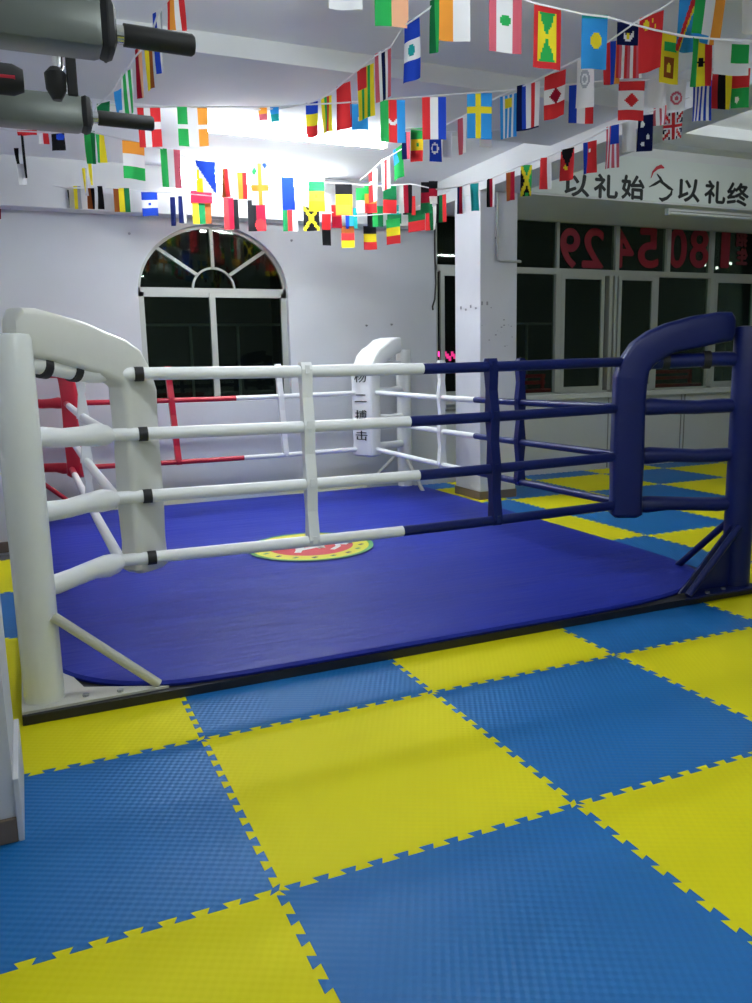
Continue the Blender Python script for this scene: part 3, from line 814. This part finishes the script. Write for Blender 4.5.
# ================================================================== FLAGS
PAL = {'r': (.62, .035, .04), 'R': (.30, .012, .03), 'w': (.80, .80, .80), 'g': (.03, .38, .09), 'G': (.012, .14, .05), 'b': (.02, .06, .45), 'B': (.008, .012, .06),
       's': (.04, .30, .70), 'y': (.80, .66, .03), 'o': (.80, .32, .05), 'k': (.012, .012, .014), 'n': (.25, .07, .02), 'p': (.80, .42, .25), 't': (.02, .30, .30), 'e': (.40, .42, .45), 'i': (.60, .12, .16)}
PN = {'r': 'red', 'R': 'maroon', 'w': 'white', 'g': 'green', 'G': 'deep_green', 'b': 'blue', 'B': 'navy', 's': 'sky', 'y': 'yellow', 'o': 'orange', 'k': 'black', 'n': 'brown', 'p': 'peach', 't': 'teal', 'e': 'grey', 'i': 'rose'}
FM = {k: cloth('flag_' + PN[k], v) for k, v in PAL.items()}
def dcol(spec, u, v):
    """spec: 'V:rwr;disc:g,.5,.5,.2;...' -> palette key"""
    key = 'w'
    for part in spec.split(';'):
        k, a = part.split(':')
        if k == 'V': key = a[min(int(u * len(a)), len(a) - 1)]
        elif k == 'H': key = a[min(int(v * len(a)), len(a) - 1)]
        else:
            f = a.split(','); c = f[0]; x = [float(q) for q in f[1:]]
            if k == 'disc' and (u - x[0]) ** 2 + ((v - x[1]) * 1.5) ** 2 < x[2] ** 2: key = c
            elif k == 'cres' and (u - x[0]) ** 2 + ((v - x[1]) * 1.5) ** 2 < x[2] ** 2 and (u - x[0]) ** 2 + ((v - x[1] + .07) * 1.5) ** 2 > (x[2] * .78) ** 2: key = c
            elif k == 'hoop' and (x[2] * .65) ** 2 < (u - x[0]) ** 2 + ((v - x[1]) * 1.5) ** 2 < x[2] ** 2: key = c
            elif k == 'rect' and x[0] <= u < x[1] and x[2] <= v < x[3]: key = c
            elif k == 'cross' and (abs(u - x[0]) < x[2] or abs(v - x[1]) < x[2] * .67): key = c
            elif k == 'salt' and (abs(u - v) < x[0] or abs(u - 1 + v) < x[0]): key = c
            elif k == 'bord' and (u < x[0] or u > 1 - x[0] or v < x[0] * .67 or v > 1 - x[0] * .67): key = c
            elif k == 'hour' and abs(u - .5) < abs(v - .5) * x[0] and .12 < v < .88: key = c
            elif k == 'side' and abs(v - .5) < abs(u - .5): key = c
            elif k == 'diag' and u > v * x[0] + x[1] : key = c
            elif k == 'band' and abs(u + v * x[0] - x[1]) < x[2]: key = c
            elif k == 'tri' and v < x[0] * (1 - abs(u - .5) * 2): key = c
            elif k == 'leaf' and (abs(u - .5) < .28 * max(0, 1 - abs(v - .5) * 5) or (abs(u - .5) < .2 and abs(v - .5) < .05)): key = c
            elif k == 'str' and int(u * x[0]) % 2 == 0: key = c
    return key
FLAGN = 0
def flag(x, y, w, h, D, spec, label, group, dy=0.0, lean=0.0):
    """hangs from a cord: top-left pixel-measured corner x,y; w,h apparent size"""
    global FLAGN
    FLAGN += 1
    rnd = random.Random(FLAGN * 13)
    A = atD(x, y, D)
    wr = w * D / FPX
    full = .138
    W = wr
    sgn = -1 if dy < 0 else (1 if dy > 0 else rnd.choice((-1, 1)))
    # the top edge is a real flag width long; solve how far it turns away from or towards us
    best = None
    for q in range(0, 60):
        B = atD(x + w, y + dy, D + sgn * q * .0025)
        L = (B - A).length
        if best is None or abs(L - full) < best[0]: best = (abs(L - full), B)
    B = best[1]
    W = (B - A).length; dirw = (B - A) / W
    hx = RT.copy(); hx.z = 0; hx.normalize()
    hr = h * D / FPX * 1.0
    nu, nv = (18, 27) if w * h > 500 else (12, 18)
    bm = bmesh.new(); nrm = dirw.cross(Vector((0, 0, 1))).normalized()
    ph = rnd.uniform(0, 6); am = rnd.uniform(.004, .010)
    vs = []
    mats_u = []
    for j in range(nv + 1):
        row = []
        for i in range(nu + 1):
            u = i / nu; v = j / nv
            off = am * math.sin(u * 5 + ph + v * 1.5) * (.3 + v)
            q = A + dirw * (W * u) + Vector((0, 0, -hr * v)) + nrm * (off + lean * v * v * .5) + hx * (lean * v * .6)
            row.append(bm.verts.new(q))
        vs.append(row)
    for j in range(nv):
        for i in range(nu):
            k = dcol(spec, (i + .5) / nu, (j + .5) / nv)
            if k not in mats_u: mats_u.append(k)
            f = bm.faces.new((vs[j][i], vs[j + 1][i], vs[j + 1][i + 1], vs[j][i + 1])); f.material_index = mats_u.index(k)
    me = bpy.data.meshes.new('pennant_flag'); bmesh.ops.translate(bm, verts=bm.verts, vec=-A); bm.to_mesh(me); bm.free()
    for k in mats_u: me.materials.append(FM[k])
    for f in me.polygons: f.use_smooth = True
    o = bpy.data.objects.new('pennant_flag', me); C.objects.link(o); o.location = A
    tag(o, label, 'flag', group)
    return A, A + dirw * W

def cord(pts, label, r=.0045):
    o = obj('bunting_cord', TB(pts, r, 6), cord_m, smooth=True)
    return tag(o, label, 'cord', 'bunting cords')

def lerpD(tab, x):
    if x <= tab[0][0]: return tab[0][1]
    for (a, da), (b, db) in zip(tab[:-1], tab[1:]):
        if x <= b: return da + (db - da) * (x - a) / (b - a)
    return tab[-1][1]

def string(name, tab, flags, cord_px, label):
    for f in flags:
        x, y, w, h, spec, lab = f[:6]; dy = f[6] if len(f) > 6 else 0; lean = f[7] if len(f) > 7 else 0
        flag(x, y, w, h, lerpD(tab, x) + (f[8] if len(f) > 8 else 0), spec, lab, name, dy, lean)
    cord([atD(px, py, lerpD(tab, px)) for px, py in cord_px], label)

string('flags on the top front string', [(330, 4.0), (640, 3.75)], [
 (328, -22, 34, 28, 'H:gsw', 'pale turquoise and white flag just peeking in at the top picture edge', 2),
 (374, -24, 34, 46, 'V:gp', 'pale green and peach flag cut by the top edge, left of the green strip flag', 2),
 (436, -14, 34, 50, 'V:ow', 'orange and white flag hanging at the top edge beside a thin green flag', 2),
 (489, -5, 33, 52, 'V:iwwi;disc:g,.5,.42,.16', 'white flag with red sides and a small green tree at the top edge', 3),
 (534, 3, 27, 59, 'H:r;rect:y,.15,.85,.1,.9;hour:g,.75', 'red-bordered yellow flag with green hourglass and dots', 5),
 (582, 14, 26, 51, 'H:s;disc:y,.55,.48,.22;rect:t,.0,1,.0,.06', 'light blue flag with a golden sun in the middle', 1),
], [(250, -22), (330, -22), (375, -24), (410, -20), (436, -14), (489, -6), (520, -2), (534, 3), (561, 9), (582, 14), (608, 17), (628, 23), (655, 30), (690, 37)], 'white cord along the top of the picture carrying the big front flags')

string('flags on the steep string at the top middle', [(230, 5.8), (300, 5.3), (345, 4.85), (385, 4.3), (410, 3.95), (440, 3.7)], [
 (430, 1, 9, 49, 'V:Gg', 'narrow dark green flag seen edge-on next to the orange and white one', -4),
 (404, 24, 15, 56, 'H:bwb;disc:t,.5,.5,.16', 'slanting blue, white and blue flag hanging below the upper ceiling edge', -9),
 (375, 54, 16, 46, 'V:iwBwi', 'slanting flag of red, white and navy upright stripes', -8),
 (357, 70, 17, 48, 'V:ygygy;rect:r,.0,.55,.0,.4', 'slanting green and yellow striped flag with a red corner', -7),
 (336, 87, 14, 42, 'H:r', 'plain red slanting flag left of the green and yellow striped one', -6),
 (321, 98, 11, 33, 'V:ygry', 'narrow yellow, green and red flag left of the plain red flag', -3),
 (306, 103, 12, 33, 'H:byr', 'small dark blue, yellow and red flag beside the bright glare', -2),
 (270, 107, 9, 14, 'H:st', 'tiny sky and teal flag washed out by the lamp glare', -1),
 (258, 108, 9, 12, 'H:oi', 'tiny orange and pink flag washed out by the lamp glare', -1),
], [(440, -3), (430, 8), (419, 16), (404, 26), (391, 47), (375, 56), (357, 71), (336, 89), (321, 99), (306, 104), (285, 108), (255, 110), (235, 111)], 'thin cord rising steeply from the lamp glare to the top middle')

string('flags on the long rising string', [(355, 6.8), (400, 6.0), (463, 5.2), (510, 4.6), (577, 4.2), (652, 3.85), (680, 3.7)], [
 (640, 18, 24, 52, 'H:r;disc:y,.28,.17,.12;rect:y,.5,.58,.08,.13;rect:y,.6,.68,.2,.25', 'bright red flag with yellow stars rising towards the upper right', -8),
 (617, 22, 26, 52, 'V:riwriwriw;rect:B,0,.82,0,.42;cres:w,.45,.2,.2;disc:y,.45,.24,.07', 'red and white striped flag with a navy corner and crescent', 1),
 (604, 42, 18, 40, 'V:rbo', 'red, navy and orange flag half hidden behind the striped crescent flag', -2, 0, .25),
 (577, 59, 17, 46, 'H:w;hoop:e,.5,.4,.28;disc:e,.5,.4,.1', 'white flag with a small grey round emblem above the blue white red flag', 0),
 (545, 76, 21, 42, 'H:rwr;leaf:R,0', 'slanted red, white and red flag with a small dark leaf on the middle string', -7),
 (517, 86, 23, 43, 'V:Bbwrw;rect:B,.0,1,.95,1', 'flag of navy, blue, white and red upright stripes', -5),
 (500, 97, 17, 40, 'H:w;str:s,7;rect:y,.3,.7,.08,.28', 'pale flag with thin sky blue upright stripes', -4),
 (458, 119, 9, 34, 'V:iw', 'thin pink and white flag hanging just left of the yellow-cross flag', -3),
 (393, 150, 10, 30, 'H:sg;diag:g,1,.2', 'small blue and green flag on the slanting string above the crowd of flags', -6),
 (381, 160, 9, 30, 'V:wrw', 'small white and red flag, second from the low end of the slanting string', -4),
 (369, 172, 8, 30, 'V:rw;cross:w,.5,.4,.1', 'small red flag with white cross at the low end of the slanting string', -4),
], [(360, 180), (369, 173), (381, 162), (400, 150), (430, 133), (458, 119), (480, 107), (500, 96), (535, 81), (577, 60), (611, 40), (636, 22), (664, 7), (680, -4)], 'white cord rising diagonally from the flag crowd to the upper right')

string('flags on the level middle string', [(100, 5.2), (160, 5.0), (380, 4.85), (440, 4.8), (570, 4.6), (640, 4.35), (730, 4.1), (752, 4.05)], [
 (137, 107, 23, 38, 'H:r;cross:w,.42,.45,.13', 'red flag with a white cross touching the lower black grip'),
 (177, 107, 30, 37, 'V:gwo;rect:w,0,1,.44,.54', 'green and white flag left of the bright glare'),
 (350, 104, 18, 24, 'H:s;disc:w,.5,.6,.12', 'small light blue flag behind the plain red slanting one'),
 (380, 100, 25, 40, 'V:grs;cres:w,.5,.5,.16', 'green, red and light blue flag with a tiny white crescent'),
 (422, 97, 24, 40, 'V:rwb', 'red, white and blue upright striped flag in the middle'),
 (467, 93, 25, 43, 'H:s;cross:y,.45,.38,.11', 'light blue flag with a yellow cross'),
 (569, 85, 25, 36, 'V:bwr', 'dark blue, white and red flag below the white emblem flag'),
 (619, 80, 26, 38, 'H:rwwr;leaf:r,0', 'red, white and red flag with a maple leaf in the white middle'),
 (648, 80, 17, 26, 'H:w', 'plain white flag right of the maple leaf flag'),
 (667, 80, 20, 28, 'H:w;hoop:i,.5,.6,.34;disc:i,.5,.6,.12', 'white flag with a thin pink ring emblem left of the striped white flag'),
 (693, 82, 19, 37, 'H:w;str:b,9;rect:w,0,.3,0,.1', 'white and dark blue finely striped flag at the right', -2),
 (713, 68, 19, 38, 'V:rky', 'red, black and yellow flag under the white and green one', 0),
 (731, 70, 20, 36, 'H:rg;disc:w,.35,.78,.14', 'red over green flag with a white mark at the right picture edge', -2),
], [(97, 104), (137, 107), (200, 107), (260, 107), (340, 103), (392, 99), (430, 96), (500, 91), (540, 87), (567, 85), (604, 81), (645, 80), (693, 80), (713, 72), (752, 62)], 'white cord running level across the middle below the broad beam')

string('flags at the upper right corner', [(650, 4.0), (700, 3.75), (752, 3.6)], [
 (660, 31, 20, 48, 'H:y;rect:g,.2,.9,.18,.38;rect:n,.2,.8,.5,.9;disc:y,.5,.7,.14', 'yellow-bordered flag with green and brown panels right of the red star flag', 3),
 (693, 37, 19, 46, 'V:gyr;disc:k,.5,.5,.14', 'green, yellow and red flag with a small black star, lower right corner', 1),
 (714, 38, 36, 34, 'H:w;rect:g,.5,1,.15,.65', 'white flag with one dark green square at the right', 1),
 (680, -12, 19, 58, 'H:s;band:r,.9,.95,.13;band:y,.9,1.13,.05', 'sky blue flag with a slanted red and yellow band at the top edge', 2, -.02),
 (697, -14, 30, 50, 'V:gwo;rect:s,0,.6,.86,1', 'green, white and orange flag at the top right edge', 4, -.03),
 (742, -10, 16, 40, 'H:w', 'plain white flag cut by the top right corner', 1),
], [(636, 22), (660, 31), (680, 36), (714, 39), (760, 42)], 'white cord at the upper right corner')
cord([atD(px, py, 3.7) for px, py in ((670, -14), (697, -13), (727, -10), (760, -8))], 'white cord just above the top right picture edge')

string('flags on the lower right string', [(455, 6.5), (490, 6.3), (527, 6.0), (613, 5.5), (683, 5.0)], [
 (457, 187, 8, 26, 'V:BRw', 'small navy and maroon flag in front of the column left edge', -1),
 (470, 184, 9, 26, 'H:t', 'small plain teal flag in front of the column', -1),
 (487, 179, 8, 27, 'V:kRw', 'small black, maroon and white flag on the column face, under the conduit', -1),
 (506, 173, 9, 27, 'V:nR', 'small brown-red flag at the right column edge', -2),
 (521, 165, 11, 30, 'H:k;diag:g,1,0;salt:y,.13;rect:g,.3,.7,.0,.12;rect:g,.3,.7,.88,1', 'black and green flag with a yellow saltire right of the column'),
 (540, 158, 11, 30, 'V:rrw', 'red and white small flag left of the banner writing', -1),
 (561, 150, 13, 30, 'H:r;tri:k,.6;disc:y,.4,.6,.12', 'black and red flag with a yellow bird over the first banner character', -3),
 (583, 143, 14, 30, 'V:brr;rect:w,.4,.6,.2,.35', 'dark blue and red small flag above the banner', -3),
 (606, 127, 13, 40, 'V:iwiwiwi;rect:b,.4,1,0,.45', 'pale red and white striped flag with a blue corner above the banner', -3),
 (622, 123, 15, 28, 'H:w', 'plain white small flag above the banner', -2),
 (638, 116, 15, 34, 'H:B;disc:w,.35,.25,.14;disc:w,.7,.6,.1;disc:w,.4,.8,.1', 'navy flag with white stars above the banner', -2),
 (654, 107, 13, 18, 'H:w;str:i,5', 'pale flag with faint red marks right of the navy one', -2),
 (664, 114, 19, 25, 'H:B;salt:w,.2;salt:r,.09;cross:w,.5,.5,.16;cross:r,.5,.5,.09', 'navy flag with red and white crosses above the banner logo', -3),
], [(430, 190), (457, 187), (492, 178), (520, 166), (547, 157), (583, 142), (606, 129), (640, 116), (664, 106), (690, 97)], 'thin white cord rising from the column over the banner')

string('flags on the sagging middle-left string', [(80, 5.3), (130, 5.3), (210, 5.7), (320, 6.6), (345, 6.8), (430, 6.6)], [
 (84, 130, 11, 32, 'V:gG', 'green flag hanging under the lower black end cap', 1),
 (95, 134, 9, 27, 'V:gy', 'yellow-green flag right of the green one under the end cap', 1),
 (122, 140, 22, 36, 'H:owg', 'orange, white and green level-striped flag at the left', 3, -.01),
 (160, 148, 20, 37, 'V:gwi', 'green, white and pink upright-striped flag below the glare', 2),
 (195, 160, 20, 30, 'H:w;diag:b,1.0,-.1;rect:y,.0,.18,.3,1;rect:y,.18,.36,.55,1', 'blue, white and yellow diagonal flag above the arched window', 2),
 (222, 168, 8, 28, 'V:nrw', 'narrow brown and red flag right of the blue and yellow diagonal one'),
 (232, 172, 15, 26, 'V:wor', 'white and orange-red flag above the arched window', 0),
 (250, 163, 18, 40, 'H:w;cross:o,.5,.6,.12;disc:g,.2,.2,.12;disc:b,.8,.05,.12', 'white flag with an orange-red cross beside the glare'),
 (275, 176, 19, 32, 'V:wbb', 'white and blue flag right of the orange-red cross flag', 1),
 (308, 181, 16, 29, 'H:goy;disc:y,.5,.5,.12', 'green, orange and yellow level-striped flag'),
 (335, 184, 17, 30, 'H:kyo', 'black, yellow and orange level-striped flag'),
 (356, 188, 10, 24, 'H:gw', 'small green and white flag left of the red ones'),
 (364, 184, 12, 28, 'H:gor', 'small green over orange flag at the dip of the string'),
 (383, 186, 13, 26, 'H:Gr', 'dark green and red small flag beyond the dip of the string'),
 (399, 184, 13, 28, 'V:wRk', 'white, maroon and black small flag near the end of the wall', 0),
 (421, 182, 11, 30, 'H:kRG', 'black, maroon and green small flag at the wall end'),
], [(88, 131), (122, 139), (160, 148), (195, 160), (235, 168), (275, 176), (308, 181), (345, 184), (383, 186), (410, 184), (440, 190), (457, 187)], 'white cord sagging from the left arms to the wall end')

string('flags behind the level middle string', [(400, 5.6), (490, 5.4)], [
 (402, 132, 8, 26, 'V:Bi', 'small navy and pink flag left of the green, yellow and red one'),
 (411, 128, 12, 32, 'H:gyr;disc:g,.5,.5,.12', 'small green, yellow and red level-striped flag with a star'),
 (429, 135, 12, 25, 'H:b;hoop:w,.5,.5,.3', 'small blue flag with a ring of stars'),
 (443, 132, 9, 24, 'H:w', 'small plain white flag right of the blue starred one'),
 (480, 132, 12, 14, 'H:sw', 'small sky and white flag peeking under the yellow-cross flag'),
], [(395, 130), (411, 129), (440, 132), (470, 131), (500, 130)], 'short cord behind the level middle string')

string('flags on the low back string', [(0, 7.2), (120, 7.3), (330, 7.4), (440, 7.2)], [
 (-4, 190, 9, 28, 'V:Re', 'dark red small flag at the left picture edge'),
 (8, 182, 5, 26, 'V:Rr', 'thin dark red flag beside the left picture edge'),
 (14, 176, 5, 28, 'V:Gk', 'thin dark green flag, third from the left picture edge'),
 (67, 190, 4, 17, 'V:kn', 'tiny thin black flag on the shaded beam'),
 (73, 186, 12, 22, 'V:yen', 'muted yellow and brown small flag on the shaded beam'),
 (87, 188, 7, 20, 'V:nk', 'tiny brown and black flag on the shaded beam'),
 (97, 186, 5, 22, 'V:k', 'tiny black flag on the shaded beam'),
 (113, 188, 16, 23, 'V:nyG', 'brown-red, yellow and green small flag on the shaded beam'),
 (141, 192, 16, 23, 'H:bwb;disc:b,.5,.5,.12', 'small blue, grey and blue level-striped flag above the arched window left side'),
 (170, 197, 5, 28, 'V:B', 'thin navy flag above the left side of the arch'),
 (178, 196, 8, 26, 'V:Bw', 'thin navy and white flag above the arch'),
 (190, 190, 22, 13, 'H:R', 'maroon flag above the top of the arch'),
 (192, 203, 19, 20, 'V:yGn', 'olive, green and brown flag under the maroon one'),
 (223, 197, 15, 31, 'V:rRk', 'red and black small flag right of the arch top'),
 (247, 200, 18, 30, 'V:kR;disc:r,.7,.8,.3', 'dark flag with a red patch right of the arch top'),
 (282, 202, 15, 28, 'V:Grw', 'green, red and white small flag left of the black and yellow one'),
 (303, 206, 16, 24, 'H:k;salt:y,.12', 'black flag with yellow saltire on the back string'),
 (322, 214, 9, 30, 'H:rk', 'small red over black flag at the bottom of the crowd', 0, -.02),
 (331, 205, 10, 22, 'H:rR', 'small dark red flag in the middle of the crowd'),
 (345, 208, 12, 20, 'V:bst', 'small blue and teal flag in the middle of the crowd'),
 (341, 226, 13, 21, 'H:nry', 'brown, red and yellow small flag, left one of the lowest three'),
 (363, 226, 13, 23, 'H:kyr', 'black, yellow and red small flag, middle one of the lowest three'),
 (367, 206, 16, 20, 'V:kgG', 'black and green small flag in the crowd above the lowest three'),
 (386, 220, 14, 24, 'H:gyr', 'green, yellow and red small flag, right one of the lowest three', -2),
 (387, 205, 14, 18, 'H:tG', 'teal small flag in the crowd, right of centre'),
 (408, 212, 17, 20, 'H:Gr', 'green over red small flag at the right of the crowd', -3),
 (403, 196, 12, 18, 'V:kGr', 'black, green and red small flag above the green over red one'),
 (426, 208, 10, 22, 'V:rGw', 'red, green and white small flag at the wall end of the back string', -2),
 (436, 196, 10, 26, 'V:kGr', 'dark small flag last at the wall end of the back string', -2),
], [(-10, 178), (14, 178), (67, 188), (113, 188), (157, 192), (190, 194), (223, 197), (260, 200), (300, 205), (330, 212), (355, 216), (386, 214), (410, 210), (436, 198), (450, 190)], 'cord of the low back string in front of the arched window wall')
flag(429, 181, 9, 22, 6.4, 'H:kRw', 'small black and maroon flag where two strings meet at the column', 'flags on the low back string')

string('flags on the steep left string', [(95, 5.2), (125, 4.6), (145, 4.0), (160, 3.5), (185, 3.1)], [
 (166, -8, 17, 36, 'V:rowr', 'red, orange and white flag behind the upper black grip, cut by the top edge', -2),
 (153, 14, 9, 56, 'V:bwe', 'thin blue and white flag crossing behind the upper black grip', -6),
 (144, 44, 8, 44, 'V:yn', 'thin yellow-brown slanting flag below the upper grip', -5),
 (135, 50, 6, 46, 'V:Rp', 'thin maroon and peach slanting flag below the upper grip', -4),
 (121, 74, 11, 40, 'H:g;str:w,5', 'green and white patterned flag between the two grips', -6),
 (114, 92, 8, 20, 'H:s', 'small light blue flag above the lower black grip', -4),
 (97, 104, 13, 12, 'H:G', 'small deep green flag right above the lower black grip', -3),
], [(190, -12), (170, -3), (158, 14), (150, 38), (143, 48), (134, 58), (122, 76), (112, 92), (97, 106), (88, 131)], 'steep cord at the left between the two black grips')

string('small flags under the lower grey arm', [(0, 5.6), (70, 5.4)], [
 (17, 130, 20, 5, 'H:r', 'flat red flag edge showing under the lower grey arm'),
 (38, 132, 10, 11, 'V:wr', 'small white and red flag under the lower grey arm', 1),
 (51, 134, 13, 16, 'H:k;disc:b,.7,.2,.3', 'small black and blue flag under the lower grey arm', -1),
 (14, 148, 5, 16, 'H:k', 'tiny black flag left under the grey arm'),
 (21, 134, 3, 42, 'V:ke', 'thin dark flag strip hanging at the upper left'),
 (17, 164, 9, 20, 'H:w', 'small white flag at the upper left in front of the shaded beam'),
 (88, 160, 5, 24, 'V:yw', 'thin pale yellow flag below the green one at the left', 0),
 (82, 168, 5, 26, 'V:ye', 'thin yellow flag, left of the pale yellow one', 0),
], [(-8, 128), (17, 131), (38, 132), (64, 134), (88, 131)], 'cord running under the lower grey arm')

# ================================================================== WORLD / VIEW
wld = bpy.data.worlds.new('night'); bpy.context.scene.world = wld; wld.use_nodes = True
wld.node_tree.nodes['Background'].inputs[0].default_value = (.012, .016, .014, 1)
wld.node_tree.nodes['Background'].inputs[1].default_value = .25
sc = bpy.context.scene
sc.view_settings.view_transform = 'Standard'
sc.view_settings.look = 'None'
sc.view_settings.gamma = 1.0
sc.view_settings.use_curve_mapping = False
sc.view_settings.exposure = 0.75
